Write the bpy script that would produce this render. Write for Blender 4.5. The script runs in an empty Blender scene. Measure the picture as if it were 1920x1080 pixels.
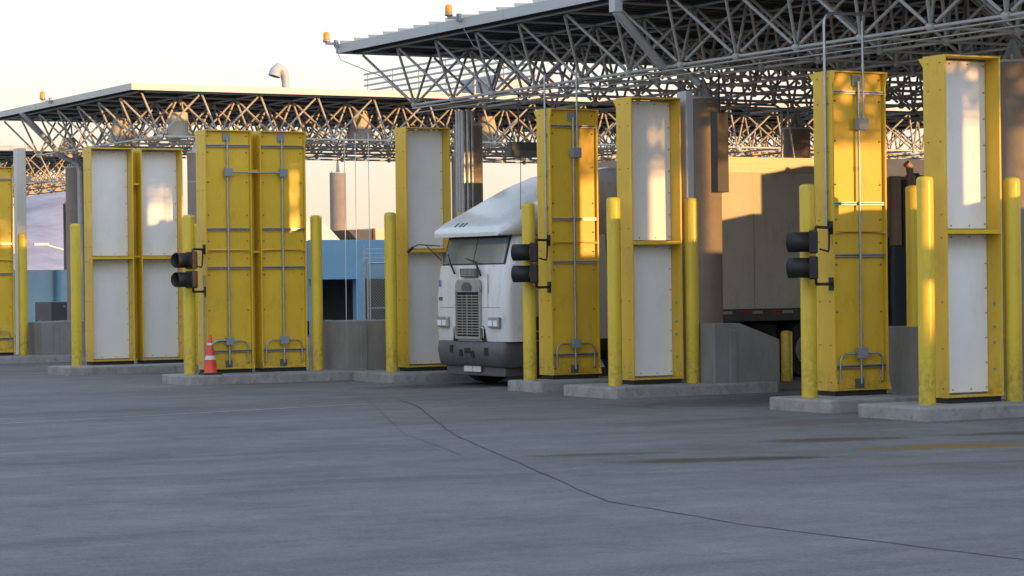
import bpy, bmesh, math, random
from mathutils import Vector, Matrix, Euler
random.seed(7)
S = bpy.context.scene
R = math.radians
# ------------------------------------------------------------------ camera
cd = bpy.data.cameras.new("camera"); cam = bpy.data.objects.new("camera", cd)
S.collection.objects.link(cam); S.camera = cam
TH, PT, RL, CZ = .5104, -.0036, -.0122, 1.857
fw = Vector((math.sin(TH)*math.cos(PT), math.cos(TH)*math.cos(PT), math.sin(PT)))
rt = Vector((math.cos(TH), -math.sin(TH), 0)); up = rt.cross(fw)
rt2 = rt*math.cos(RL)+up*math.sin(RL); up2 = -rt*math.sin(RL)+up*math.cos(RL)
cam.matrix_world = Matrix(((rt2.x, up2.x, -fw.x, 0), (rt2.y, up2.y, -fw.y, 0), (rt2.z, up2.z, -fw.z, CZ), (0, 0, 0, 1)))
cd.sensor_width = 36; cd.lens = 36*4560/1920; cd.clip_start = .5; cd.clip_end = 20000
# ------------------------------------------------------------------ world, sun
SUN_AZ = math.atan2(.355, -.935)          # direction towards the sun measured from +Y to +X
SUN_EL = R(3.6)
W = bpy.data.worlds.new("World"); S.world = W; W.use_nodes = True
nt = W.node_tree; nt.nodes.clear()
def N(t, ty, **k):
    n = t.nodes.new(ty)
    for a, b in k.items(): setattr(n, a, b)
    return n
sky = N(nt, 'ShaderNodeTexSky', sky_type='NISHITA', sun_disc=False)
sky.sun_elevation = SUN_EL; sky.sun_rotation = SUN_AZ; sky.dust_density = 2.0; sky.air_density = 1.0
tc = N(nt, 'ShaderNodeTexCoord'); sp = N(nt, 'ShaderNodeSeparateXYZ'); rp = N(nt, 'ShaderNodeValToRGB')
nt.links.new(tc.outputs['Generated'], sp.inputs[0]); nt.links.new(sp.outputs['Z'], rp.inputs[0])
cr = rp.color_ramp
for i, (p, c) in enumerate([(0.0, (.90, .70, .50)), (.025, (.98, .83, .63)), (.065, (1.04, .97, .82)), (.11, (1.12, 1.12, 1.08)), (.25, (1.0, 1.10, 1.22)), (.5, (1.0, 1.18, 1.42)), (1.0, (.34, .46, .66))]):
    e = cr.elements[0] if i == 0 else (cr.elements[1] if i == 1 else cr.elements.new(p))
    e.position = p; e.color = (*c, 1)
sc_ = N(nt, 'ShaderNodeVectorMath', operation='SCALE'); sc_.inputs['Scale'].default_value = 9.0
mixw = N(nt, 'ShaderNodeMix', data_type='RGBA'); mixw.inputs[0].default_value = .88
bg = N(nt, 'ShaderNodeBackground'); bg.inputs[1].default_value = .11; ow = N(nt, 'ShaderNodeOutputWorld')
# the sky is brighter round the quarter where the sun is going down
vd = N(nt, 'ShaderNodeVectorMath', operation='DOT_PRODUCT'); vd.inputs[1].default_value = (math.sin(SUN_AZ), math.cos(SUN_AZ), 0)
nt.links.new(tc.outputs['Generated'], vd.inputs[0])
gl = N(nt, 'ShaderNodeMapRange'); gl.inputs[1].default_value = -.2; gl.inputs[2].default_value = 1.0; gl.inputs[3].default_value = 9.0; gl.inputs[4].default_value = 15.2
nt.links.new(vd.outputs['Value'], gl.inputs[0]); nt.links.new(gl.outputs[0], sc_.inputs['Scale'])
nt.links.new(rp.outputs[0], sc_.inputs[0])
nt.links.new(sky.outputs[0], mixw.inputs[6]); nt.links.new(sc_.outputs[0], mixw.inputs[7])
nt.links.new(mixw.outputs[2], bg.inputs[0]); nt.links.new(bg.outputs[0], ow.inputs[0])
sl = bpy.data.lights.new("sun", 'SUN'); so = bpy.data.objects.new("sun", sl); S.collection.objects.link(so)
sl.energy = 5.0; sl.angle = R(.5); sl.color = (1.0, .52, .17)
sd = Vector((math.sin(SUN_AZ)*math.cos(SUN_EL), math.cos(SUN_AZ)*math.cos(SUN_EL), math.sin(SUN_EL)))
so.rotation_euler = sd.to_track_quat('Z', 'Y').to_euler()
S.view_settings.view_transform = 'Standard'; S.view_settings.look = 'None'
S.view_settings.exposure = 0.2; S.view_settings.gamma = 1
# ------------------------------------------------------------------ materials
def mat(name, col, rough=.6, metal=0., var=.12, vscale=3., bump=.0, bscale=60., streak=0., emit=None, spec=.5, dirt=None, dirt_amt=.0, alpha_tr=0., coat=0.):
    m = bpy.data.materials.new(name); m.use_nodes = True; t = m.node_tree
    b = t.nodes['Principled BSDF']
    b.inputs['Roughness'].default_value = rough; b.inputs['Metallic'].default_value = metal
    b.inputs['Specular IOR Level'].default_value = spec
    if coat: b.inputs['Coat Weight'].default_value = coat; b.inputs['Coat Roughness'].default_value = .12
    g = N(t, 'ShaderNodeTexCoord')
    n1 = N(t, 'ShaderNodeTexNoise'); n1.inputs['Scale'].default_value = vscale; n1.inputs['Detail'].default_value = 6; n1.inputs['Roughness'].default_value = .65
    mp = N(t, 'ShaderNodeMapping')
    if streak: mp.inputs['Scale'].default_value = (1, 1, 1-streak)
    t.links.new(g.outputs['Object'], mp.inputs[0]); t.links.new(mp.outputs[0], n1.inputs['Vector'])
    mr = N(t, 'ShaderNodeMapRange'); mr.inputs[1].default_value = .25; mr.inputs[2].default_value = .75
    mr.inputs[3].default_value = 1-var; mr.inputs[4].default_value = 1+var
    t.links.new(n1.outputs[0], mr.inputs[0])
    mu = N(t, 'ShaderNodeVectorMath', operation='SCALE'); mu.inputs[0].default_value = col
    t.links.new(mr.outputs[0], mu.inputs['Scale'])
    out = mu.outputs[0]
    if dirt:
        n2 = N(t, 'ShaderNodeTexNoise'); n2.inputs['Scale'].default_value = vscale*2.7; n2.inputs['Detail'].default_value = 8; n2.inputs['Roughness'].default_value = .75
        t.links.new(mp.outputs[0], n2.inputs['Vector'])
        r2 = N(t, 'ShaderNodeMapRange'); r2.inputs[1].default_value = .52; r2.inputs[2].default_value = .78; r2.inputs[3].default_value = 0; r2.inputs[4].default_value = dirt_amt
        t.links.new(n2.outputs[0], r2.inputs[0])
        mx = N(t, 'ShaderNodeMix', data_type='RGBA'); mx.inputs[7].default_value = (*dirt, 1)
        t.links.new(r2.outputs[0], mx.inputs[0]); t.links.new(out, mx.inputs[6]); out = mx.outputs[2]
    if name in ('yellow_paint', 'bollard_yellow'):
        mp2 = N(t, 'ShaderNodeMapping'); mp2.inputs['Scale'].default_value = (9, 9, .5); t.links.new(g.outputs['Object'], mp2.inputs[0])
        n4 = N(t, 'ShaderNodeTexNoise'); n4.inputs['Scale'].default_value = 3.2; n4.inputs['Detail'].default_value = 7; n4.inputs['Roughness'].default_value = .8; t.links.new(mp2.outputs[0], n4.inputs['Vector'])
        r4 = N(t, 'ShaderNodeMapRange'); r4.inputs[1].default_value = .60; r4.inputs[2].default_value = .80; r4.inputs[3].default_value = 0; r4.inputs[4].default_value = .65
        t.links.new(n4.outputs[0], r4.inputs[0])
        m4 = N(t, 'ShaderNodeMix', data_type='RGBA'); m4.inputs[7].default_value = (.20, .10, .03, 1)
        t.links.new(r4.outputs[0], m4.inputs[0]); t.links.new(out, m4.inputs[6]); out = m4.outputs[2]
        sz = N(t, 'ShaderNodeSeparateXYZ'); t.links.new(g.outputs['Object'], sz.inputs[0])
        r5 = N(t, 'ShaderNodeMapRange'); r5.inputs[1].default_value = (.27 if name == 'yellow_paint' else .25); r5.inputs[2].default_value = (.75 if name == 'yellow_paint' else .95); r5.inputs[3].default_value = .75; r5.inputs[4].default_value = 0; t.links.new(sz.outputs['Z'], r5.inputs[0])
        n5 = N(t, 'ShaderNodeTexNoise'); n5.inputs['Scale'].default_value = 11; n5.inputs['Detail'].default_value = 8; n5.inputs['Roughness'].default_value = .8; t.links.new(g.outputs['Object'], n5.inputs['Vector'])
        r6 = N(t, 'ShaderNodeMapRange'); r6.inputs[1].default_value = .42; r6.inputs[2].default_value = .7; t.links.new(n5.outputs[0], r6.inputs[0])
        k5 = N(t, 'ShaderNodeMath', operation='MULTIPLY'); t.links.new(r5.outputs[0], k5.inputs[0]); t.links.new(r6.outputs[0], k5.inputs[1])
        m5 = N(t, 'ShaderNodeMix', data_type='RGBA'); m5.inputs[7].default_value = (.13, .10, .06, 1)
        t.links.new(k5.outputs[0], m5.inputs[0]); t.links.new(out, m5.inputs[6]); out = m5.outputs[2]
    t.links.new(out, b.inputs['Base Color'])
    rr = N(t, 'ShaderNodeMapRange'); rr.inputs[3].default_value = max(.03, rough-.1); rr.inputs[4].default_value = min(1, rough+.12)
    t.links.new(n1.outputs[0], rr.inputs[0]); t.links.new(rr.outputs[0], b.inputs['Roughness'])
    if bump:
        n3 = N(t, 'ShaderNodeTexNoise'); n3.inputs['Scale'].default_value = bscale; n3.inputs['Detail'].default_value = 5
        t.links.new(g.outputs['Object'], n3.inputs['Vector'])
        bp = N(t, 'ShaderNodeBump'); bp.inputs['Strength'].default_value = bump; bp.inputs['Distance'].default_value = .02
        t.links.new(n3.outputs[0], bp.inputs['Height']); t.links.new(bp.outputs[0], b.inputs['Normal'])
    if emit:
        b.inputs['Emission Color'].default_value = (*emit[:3], 1); b.inputs['Emission Strength'].default_value = emit[3]
    return m
M = {}
M['yellow'] = mat('yellow_paint', (.66, .43, .03), .42, var=.14, vscale=1.6, bump=.08, bscale=9, streak=.6, dirt=(.25, .16, .04), dirt_amt=.5)
M['bollard'] = mat('bollard_yellow', (.62, .45, .03), .36, var=.08, vscale=2.5, streak=.7, bump=.04, bscale=25, dirt=(.22, .18, .08), dirt_amt=.6)
M['white'] = mat('white_panel', (.74, .74, .75), .45, var=.05, vscale=2.0, streak=.5, bump=.1, bscale=14, dirt=(.4, .38, .35), dirt_amt=.25)
M['bolt'] = mat('rusty_bolt', (.20, .13, .04), .7)
M['galv'] = mat('galvanised_steel', (.36, .38, .41), .38, metal=.75, var=.2, vscale=14)
M['greybox'] = mat('grey_box_paint', (.22, .25, .29), .5, var=.1)
M['black'] = mat('black_plastic', (.018, .018, .021), .55, var=.2, spec=.35)
M['dark'] = mat('dark_gap', (.02, .02, .022), .9)
M['truss'] = mat('truss_grey_paint', (.45, .47, .48), .5, var=.15, vscale=4, dirt=(.22, .14, .08), dirt_amt=.4)
M['truss2'] = mat('truss_light_paint', (.62, .60, .57), .5, var=.15, vscale=4, dirt=(.3, .2, .12), dirt_amt=.35)
M['deck'] = mat('roof_deck', (.045, .048, .055), .7, var=.3, vscale=.8)
M['fascia'] = mat('fascia_metal', (.42, .45, .48), .5, var=.05, vscale=1)
M['fascia2'] = mat('fascia_cream', (.50, .50, .49), .5, var=.05, vscale=1)
M['roofrib'] = mat('roof_rib_pale', (.72, .70, .62), .5, var=.05)
M['conc'] = mat('concrete_column', (.25, .215, .185), .85, var=.16, vscale=2.5, bump=.2, bscale=18, dirt=(.2, .17, .15), dirt_amt=.4)
M['barrier'] = mat('concrete_barrier', (.20, .193, .182), .9, var=.22, vscale=2.2, bump=.35, bscale=22, streak=.5, dirt=(.12, .115, .11), dirt_amt=.6)
M['kerb'] = mat('kerb_concrete', (.25, .25, .245), .9, var=.28, vscale=3, bump=.4, bscale=25, dirt=(.085, .08, .07), dirt_amt=.85)
M['orange'] = mat('cone_orange', (.66, .055, .025), .5, var=.1)
M['reflect'] = mat('reflective_white', (.55, .55, .56), .4, var=.1, vscale=20)
M['rubber'] = mat('black_rubber', (.025, .024, .024), .8)
M['truck'] = mat('truck_white_paint', (.62, .63, .64), .34, var=.09, vscale=2.5, streak=.6, dirt=(.28, .25, .21), dirt_amt=.55, coat=.4)
M['truckside'] = mat('truck_side_dusty', (.42, .40, .37), .5, var=.1, vscale=3, dirt=(.25, .22, .19), dirt_amt=.4)
M['glass'] = mat('windscreen_glass', (.13, .19, .215), .08, spec=1.0, var=.15, vscale=2.5, coat=1.)  # blue-grey base stands in for sky reflected in the panes
M['chrome'] = mat('chrome', (.55, .55, .55), .2, metal=1.0, var=.1)
M['steel'] = mat('dull_grille_steel', (.34, .33, .31), .5, metal=.3, var=.15)
M['bumper'] = mat('grey_bumper', (.085, .09, .10), .5, var=.25, vscale=5, dirt=(.18, .16, .15), dirt_amt=.5)
M['lens'] = mat('headlamp_lens', (.75, .77, .8), .12, var=.05)
M['trailer'] = mat('trailer_dusty_white', (.56, .535, .46), .6, var=.10, vscale=1.2, streak=.6, dirt=(.22, .2, .18), dirt_amt=.5)
M['trailrail'] = mat('trailer_rail', (.42, .37, .31), .45, metal=.3, var=.15)
M['redtape'] = mat('red_tape', (.45, .02, .02), .4)
M['amber'] = mat('amber_lens', (.85, .30, .03), .25, var=.1)
M['redamber'] = mat('red_amber_lens', (.55, .07, .015), .25, var=.2, vscale=20)
M['siglens'] = mat('signal_lens_glint', (.6, .18, .07), .2, emit=(1., .38, .18, .35))  # weak emission stands in for the sunset reflected in the lenses
M['blue'] = mat('blue_stucco', (.16, .31, .44), .85, var=.10, vscale=.6, bump=.2, bscale=8)
M['bluepale'] = mat('pale_blue_wall', (.30, .45, .52), .8, var=.15, vscale=.5)
M['cream'] = mat('cream_trailer', (.60, .50, .33), .6, var=.05)
M['whitewall'] = mat('white_wall', (.62, .60, .56), .7, var=.06)
M['bluegrey'] = mat('door_blue_grey', (.07, .10, .14), .5, var=.15)
M['tan'] = mat('tan_paint', (.38, .27, .18), .5, var=.1)
M['hill'] = mat('hill_hazed', (.36, .33, .38), .95, var=.4, vscale=.012)  # lavender base carries the distance haze in its colour
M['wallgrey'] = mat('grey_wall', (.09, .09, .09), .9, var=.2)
M['sign'] = mat('sign_dark', (.055, .055, .06), .6, var=.15)
M['text'] = mat('lettering_brown', (.12, .06, .03), .7)
M['bluemark'] = mat('sticker_blue', (.06, .18, .45), .5)
M['joint'] = mat('joint_tar', (.045, .048, .053), .9, var=.4, vscale=8)
M['paleline'] = mat('worn_line', (.33, .35, .36), .9, var=.35, vscale=6)
# chain link: real little holes through an alpha pattern on a thin wire sheet
def chain_mat():
    m = bpy.data.materials.new('chain_link'); m.use_nodes = True; t = m.node_tree
    b = t.nodes['Principled BSDF']; b.inputs['Base Color'].default_value = (.3, .3, .28, 1); b.inputs['Metallic'].default_value = .6; b.inputs['Roughness'].default_value = .5
    g = N(t, 'ShaderNodeTexCoord'); s = N(t, 'ShaderNodeSeparateXYZ'); t.links.new(g.outputs['Object'], s.inputs[0])
    outs = []
    for op in ('ADD', 'SUBTRACT'):
        a = N(t, 'ShaderNodeMath', operation=op); t.links.new(s.outputs['X'], a.inputs[0]); t.links.new(s.outputs['Z'], a.inputs[1])
        k = N(t, 'ShaderNodeMath', operation='PINGPONG'); k.inputs[1].default_value = .05; t.links.new(a.outputs[0], k.inputs[0])
        l = N(t, 'ShaderNodeMath', operation='LESS_THAN'); l.inputs[1].default_value = .011; t.links.new(k.outputs[0], l.inputs[0]); outs.append(l)
    mx = N(t, 'ShaderNodeMath', operation='MAXIMUM'); t.links.new(outs[0].outputs[0], mx.inputs[0]); t.links.new(outs[1].outputs[0], mx.inputs[1])
    t.links.new(mx.outputs[0], b.inputs['Alpha'])
    return m
M['chain'] = chain_mat()
# ------------------------------------------------------------------ mesh helpers
class MB:
    def __init__(s): s.v = []; s.f = []; s.mi = []; s.sm = []
    def add(s, v, f, mi=0, smooth=False):
        o = len(s.v); s.v += [tuple(p) for p in v]
        for q in f: s.f.append(tuple(o+i for i in q)); s.mi.append(mi); s.sm.append(smooth)
    def box(s, x0, x1, y0, y1, z0, z1, mi=0):
        v = [(x, y, z) for z in (z0, z1) for y in (y0, y1) for x in (x0, x1)]
        s.add(v, [(0, 2, 3, 1), (4, 5, 7, 6), (0, 1, 5, 4), (2, 6, 7, 3), (0, 4, 6, 2), (1, 3, 7, 5)], mi)
    def tube(s, pts, r, n=8, mi=0, cap=True, r2=None):
        P = [Vector(p) for p in pts]; rings = []; k = len(P)
        d0 = (P[1]-P[0]).normalized(); a = Vector((0, 0, 1)) if abs(d0.z) < .9 else Vector((1, 0, 0))
        u = d0.cross(a).normalized(); v = []
        for i, p in enumerate(P):
            d = (P[min(i+1, k-1)]-P[max(i-1, 0)]).normalized()
            u = (u-d*u.dot(d)).normalized(); w = d.cross(u)
            rr = r if r2 is None else r+(r2-r)*i/(k-1)
            v += [p+u*rr*math.cos(t*2*math.pi/n)+w*rr*math.sin(t*2*math.pi/n) for t in range(n)]
        f = [(i*n+j, i*n+(j+1) % n, (i+1)*n+(j+1) % n, (i+1)*n+j) for i in range(k-1) for j in range(n)]
        s.add(v, f, mi, True)
        if cap: s.add(v[:n], [tuple(range(n))[::-1]], mi); s.add(v[-n:], [tuple(range(n))], mi)
    def lathe(s, prof, n=24, mi=0, c=(0, 0, 0)):
        v = [(c[0]+r*math.cos(t*2*math.pi/n), c[1]+r*math.sin(t*2*math.pi/n), c[2]+z) for r, z in prof for t in range(n)]
        f = [(i*n+j, i*n+(j+1) % n, (i+1)*n+(j+1) % n, (i+1)*n+j) for i in range(len(prof)-1) for j in range(n)]
        s.add(v, f, mi, True); s.add(v[:n], [tuple(range(n))[::-1]], mi); s.add(v[-n:], [tuple(range(n))], mi)
    def prism(s, poly, axis, a, b, mi=0):
        # poly of 2-D points extruded along axis ('x': poly=(y,z); 'y': poly=(x,z); 'z': poly=(x,y))
        def q(p, t): return (t, p[0], p[1]) if axis == 'x' else ((p[0], t, p[1]) if axis == 'y' else (p[0], p[1], t))
        n = len(poly); v = [q(p, a) for p in poly]+[q(p, b) for p in poly]
        s.add(v, [tuple(range(n))[::-1], tuple(range(n, 2*n))]+[(i, (i+1) % n, n+(i+1) % n, n+i) for i in range(n)], mi)
    def loft(s, rings, mi=0, smooth=True, cap=True):
        n = len(rings[0]); v = [p for r in rings for p in r]
        s.add(v, [(i*n+j, i*n+(j+1) % n, (i+1)*n+(j+1) % n, (i+1)*n+j) for i in range(len(rings)-1) for j in range(n)], mi, smooth)
        if cap: s.add(rings[0], [tuple(range(n))[::-1]], mi); s.add(rings[-1], [tuple(range(n))], mi)
    def build(s, name, mats, parent=None, bevel=0., loc=None, seg=2, weld=False):
        me = bpy.data.meshes.new(name); me.from_pydata(s.v, [], s.f)
        for m in (mats if isinstance(mats, (list, tuple)) else [mats]): me.materials.append(m)
        me.polygons.foreach_set('material_index', s.mi); me.polygons.foreach_set('use_smooth', s.sm)
        bm = bmesh.new(); bm.from_mesh(me)
        if weld: bmesh.ops.remove_doubles(bm, verts=bm.verts, dist=1e-4)
        bmesh.ops.recalc_face_normals(bm, faces=bm.faces); bm.to_mesh(me); bm.free()
        o = bpy.data.objects.new(name, me); S.collection.objects.link(o)
        if parent: o.parent = parent
        if loc: o.location = loc
        if bevel:
            b = o.modifiers.new('bevel', 'BEVEL'); b.width = bevel; b.segments = seg; b.limit_method = 'ANGLE'
        return o
def tag(o, label=None, cat=None, group=None, kind=None):
    if label: o['label'] = label
    if cat: o['category'] = cat
    if group: o['group'] = group
    if kind: o['kind'] = kind
    return o
def thing(name, loc, label, cat, group=None, rz=0):
    o = bpy.data.objects.new(name, None); S.collection.objects.link(o); o.location = loc; o.rotation_euler.z = rz
    o.empty_display_size = .3
    return tag(o, label, cat, group)
def dup(root, loc=None, label=None, rz=None, group=None):
    def cp(o, par):
        c = o.copy(); S.collection.objects.link(c)
        if par: c.parent = par
        for ch in [x for x in kids if x.parent == o]: cp(ch, c)
        return c
    kids = [x for x in bpy.data.objects if x.parent]
    r = cp(root, None)
    if loc is not None: r.location = loc
    if rz is not None: r.rotation_euler.z = rz
    if label: r['label'] = label
    if group: r['group'] = group
    return r
def arc(p, q, r_, ctr_dir, n=5): ...
def bend(a, b, c, r, n=5):
    # points of a polyline a-b-c with the corner at b rounded by r
    a, b, c = Vector(a), Vector(b), Vector(c); d1 = (a-b).normalized(); d2 = (c-b).normalized()
    p0 = b+d1*r; p1 = b+d2*r
    return [((1-t)**2)*p0+2*t*(1-t)*b+t*t*p1 for t in [i/n for i in range(n+1)]]
def path(pts, r=.12):
    out = [Vector(pts[0])]
    for i in range(1, len(pts)-1): out += bend(pts[i-1], pts[i], pts[i+1], r)
    return out+[Vector(pts[-1])]
GZ = .03     # ground level
IZ = .20     # top of the traffic islands
# ------------------------------------------------------------------ ground
def ground_mat():
    m = bpy.data.materials.new('yard_concrete'); m.use_nodes = True; t = m.node_tree; b = t.nodes['Principled BSDF']
    g = N(t, 'ShaderNodeTexCoord')
    def noise(scale, det=6, rough=.6, vs=(1, 1, 1), rot=0):
        mp = N(t, 'ShaderNodeMapping'); mp.inputs['Scale'].default_value = vs; mp.inputs['Rotation'].default_value = (0, 0, rot)
        t.links.new(g.outputs['Object'], mp.inputs[0])
        n = N(t, 'ShaderNodeTexNoise'); n.inputs['Scale'].default_value = scale; n.inputs['Detail'].default_value = det; n.inputs['Roughness'].default_value = rough
        t.links.new(mp.outputs[0], n.inputs['Vector']); return n.outputs[0]
    def rng(o, a, b_, c, d):
        r = N(t, 'ShaderNodeMapRange'); r.inputs[1].default_value = a; r.inputs[2].default_value = b_; r.inputs[3].default_value = c; r.inputs[4].default_value = d
        t.links.new(o, r.inputs[0]); return r.outputs[0]
    def mul(a, b_, op='MULTIPLY'):
        k = N(t, 'ShaderNodeMath', operation=op)
        t.links.new(a, k.inputs[0])
        if isinstance(b_, (int, float)): k.inputs[1].default_value = b_
        else: t.links.new(b_, k.inputs[1])
        return k.outputs[0]
    v = rng(noise(.35, 8, .7), .3, .7, .82, 1.16)
    v = mul(v, rng(noise(1.0, 9, .78, (.5, 1.2, 1), .25), .3, .7, .84, 1.15))
    v = mul(v, rng(noise(9, 6, .75), .3, .7, .88, 1.12))
    v = mul(v, rng(noise(30, 5, .9), .3, .7, .62, 1.38))
    v = mul(v, rng(noise(6, 8, .85), .60, .72, 1.0, .72))          # darker grit patches
    v = mul(v, rng(noise(.5, 9, .72, (.16, 1.3, 1), .02), .46, .70, 1.06, .76))
    v = mul(v, rng(noise(.6, 9, .8, (.12, 1.6, 1), -.05), .58, .66, 1.0, .84))
    v = mul(v, rng(noise(.22, 10, .75), .50, .56, 1.05, .93))       # worn slabs with ragged edges       # tyre-dark lanes
    sc = N(t, 'ShaderNodeVectorMath', operation='SCALE'); sc.inputs[0].default_value = (.125, .127, .129); t.links.new(v, sc.inputs['Scale'])
    col = sc.outputs[0]
    sep = N(t, 'ShaderNodeSeparateXYZ'); t.links.new(g.outputs['Object'], sep.inputs[0])
    wob = rng(noise(2.5, 6, .8), .25, .75, -.75, .75)
    # oil and rust stains, plus dark patches along the lanes: centre, half length, half width, angle, strength, colour
    for (cx, cy, lx, ly, ang, st, c) in [
        (13.65, 20.2, 1.2, .34, -.33, .95, (.062, .038, .016)), (14.3, 19.95, .6, .16, -.33, .9, (.03, .026, .024)), (16.3, 21.85, .9, .32, -.25, .9, (.07, .045, .016)),
        (16.7, 20.2, 1.1, .36, -.25, .95, (.17, .10, .02)), (13.1, 21.55, .8, .22, -.3, .85, (.075, .05, .025)), (18.6, 21.4, .9, .3, -.3, .75, (.05, .04, .028)),
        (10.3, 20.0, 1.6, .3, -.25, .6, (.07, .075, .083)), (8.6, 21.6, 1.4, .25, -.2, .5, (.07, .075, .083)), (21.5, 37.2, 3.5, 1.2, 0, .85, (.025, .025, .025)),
        (15.0, 27.6, 1.6, .4, -.2, .4, (.085, .08, .08)), (23.0, 29.3, 5., 1.5, 0, .75, (.05, .046, .042)), (18.2, 24.6, 1.2, .5, .2, .4, (.09, .075, .062))]:
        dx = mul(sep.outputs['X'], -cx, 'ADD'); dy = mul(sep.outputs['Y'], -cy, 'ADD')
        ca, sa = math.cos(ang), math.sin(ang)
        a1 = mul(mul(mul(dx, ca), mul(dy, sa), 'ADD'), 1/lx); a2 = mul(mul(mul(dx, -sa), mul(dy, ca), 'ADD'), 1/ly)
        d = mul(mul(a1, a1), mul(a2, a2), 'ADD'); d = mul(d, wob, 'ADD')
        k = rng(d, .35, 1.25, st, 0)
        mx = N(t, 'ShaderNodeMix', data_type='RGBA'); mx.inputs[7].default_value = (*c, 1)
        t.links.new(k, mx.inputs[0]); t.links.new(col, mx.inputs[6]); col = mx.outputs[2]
    t.links.new(col, b.inputs['Base Color'])
    t.links.new(rng(noise(1.5, 5), .3, .7, .7, .95), b.inputs['Roughness']); b.inputs['Specular IOR Level'].default_value = .35
    bp = N(t, 'ShaderNodeBump'); bp.inputs['Strength'].default_value = .7; bp.inputs['Distance'].default_value = .012
    t.links.new(noise(45, 6, .7), bp.inputs['Height']); t.links.new(bp.outputs[0], b.inputs['Normal'])
    return m
g = MB(); g.add([(-3000, -3000, GZ), (6000, -3000, GZ), (6000, 6000, GZ), (-3000, 6000, GZ)], [(0, 1, 2, 3)])
tag(g.build('ground', ground_mat()), kind='structure')
def strip(name, pts, w, m, z, jit=.03, label=None):
    P = [Vector((x, y)) for x, y in pts]; Q = [P[0]]
    for a, b in zip(P, P[1:]):
        n = max(2, int((b-a).length/.25))
        for i in range(1, n+1): Q.append(a+(b-a)*i/n+Vector((random.uniform(-jit, jit), random.uniform(-jit, jit))))
    v = []; s = MB()
    for i, p in enumerate(Q):
        d = (Q[min(i+1, len(Q)-1)]-Q[max(i-1, 0)]).normalized(); n = Vector((-d.y, d.x))*w*.5*random.uniform(.55, 1.3)
        v += [(p.x+n.x, p.y+n.y, z), (p.x-n.x, p.y-n.y, z)]
    s.add(v, [(2*i, 2*i+1, 2*i+3, 2*i+2) for i in range(len(Q)-1)])
    return tag(s.build(name, m), kind='structure')
strip('pavement_joint', [(16.6, 33.2), (16.13, 31.73), (13.41, 25.41), (11.9, 21.2), (11.56, 20.27), (10.7, 17.9), (10.39, 16.99), (10.2, 14.74), (10.39, 11.92), (10.5, 9)], .020, M['joint'], GZ+.004, .012)
strip('pavement_joint', [(16.6, 34.6), (16.29, 33.67), (12.96, 25.78), (12.25, 23.46), (11.9, 22.4)], .006, M['joint'], GZ+.004, .008)
strip('worn_line', [(6.0, 30.5), (9.76, 31.3), (15.8, 32.64)], .06, M['paleline'], GZ+.004, .01)
strip('pavement_joint', [(5.5, 21.0), (9.0, 20.0), (13, 18.9), (20, 17)], .014, M['joint'], GZ+.008, .02)
# hills far off
h = MB(); nx = 60; ny = 10; rnd = random.Random(3)
hv = []
for j in range(ny):
    for i in range(nx):
        X = -200+i*45; Y = 2400+j*150
        e = math.sin(math.pi*j/(ny-1))
        az = X/Y; f = math.exp(-((az-.335)/.058)**2)
        z = e*f*(112+14*math.sin(i*.61+j)+rnd.uniform(-7, 7))
        hv.append((X, Y, max(z, 0)-2))
h.add(hv, [(j*nx+i, j*nx+i+1, (j+1)*nx+i+1, (j+1)*nx+i) for j in range(ny-1) for i in range(nx-1)], 0, True)
tag(h.build('hills', M['hill']), kind='structure')
# ------------------------------------------------------------------ traffic islands
def island(x0, x1, y0, y1):
    m = MB(); z0, z1 = GZ-.1, IZ
    c = .07; poly = [(x0+c, y0), (x1, y0), (x1, y1), (x0+c, y1), (x0, y1-c), (x0, y0+c)]
    m.prism(poly, 'z', z0, z1)
    return tag(m.build('traffic_island', M['kerb'], bevel=.025), kind='structure')
ISL = {'A': (16.0, 20.5, 46.85, 48.15), 'B': (16.1, 20.9, 40.65, 41.95), 'C': (19.25, 24.0, 38.85, 40.45), 'D': (19.45, 24.2, 33.95, 35.0),
       'E': (19.25, 22.3, 31.3, 32.85), 'F': (19.35, 24.0, 26.05, 27.45), 'G': (19.15, 24.0, 23.75, 25.2), 'H': (15.2, 20.0, 55.2, 56.7)}
for k, v in ISL.items(): island(*v)
# ------------------------------------------------------------------ bollards
mb = MB(); r = .108
mb.lathe([(r, 0), (r, 2.84), (r*.97, 2.875), (r*.8, 2.895), (r*.45, 2.905), (.01, 2.907)], 28)
BG = 'tall yellow steel bollards guarding the detector pillars'
b0 = tag(mb.build('bollard', M['bollard']), 'x', 'bollard', BG)
BOL = [
 (16.475, 47.62, 'tall yellow bollard at the left end of the far pair of white-faced pillars'),
 (19.02, 47.62, 'yellow bollard half hidden behind the bollard that carries the orange cone beside it'),
 (16.475, 41.44, 'yellow bollard immediately left of the orange traffic cone'),
 (19.02, 41.44, 'yellow bollard at the right end of the double yellow pillars, beside the blue building'),
 (19.652, 39.60, 'yellow bollard left of the white-faced pillar behind the truck cab'),
 (21.15, 39.60, 'bollard top peeking over the sloping roof visor of the white truck'),
 (19.652, 34.53, 'yellow bollard in front of the truck door, behind a black traffic signal'),
 (21.45, 34.53, 'sunlit yellow bollard mostly hidden right of the middle single yellow pillar'),
 (19.652, 31.88, 'yellow bollard at the left corner of the middle white-faced pillar island'),
 (21.08, 31.88, 'yellow bollard between the middle white-faced pillar and the concrete barrier'),
 (19.652, 26.86, 'yellow bollard behind the rightmost black traffic signal'),
 (21.5, 26.9, 'sunlit bollard tucked right behind the rightmost yellow pillar'),
 (19.652, 24.35, 'nearest yellow bollard, sunlit in patches, left of the rightmost white-faced pillar'),
 (21.08, 24.35, 'yellow bollard at the right edge of the photo'),
 (18.06, 56.0, 'farthest left yellow bollard beside the cut-off yellow pillar'),
]
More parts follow.
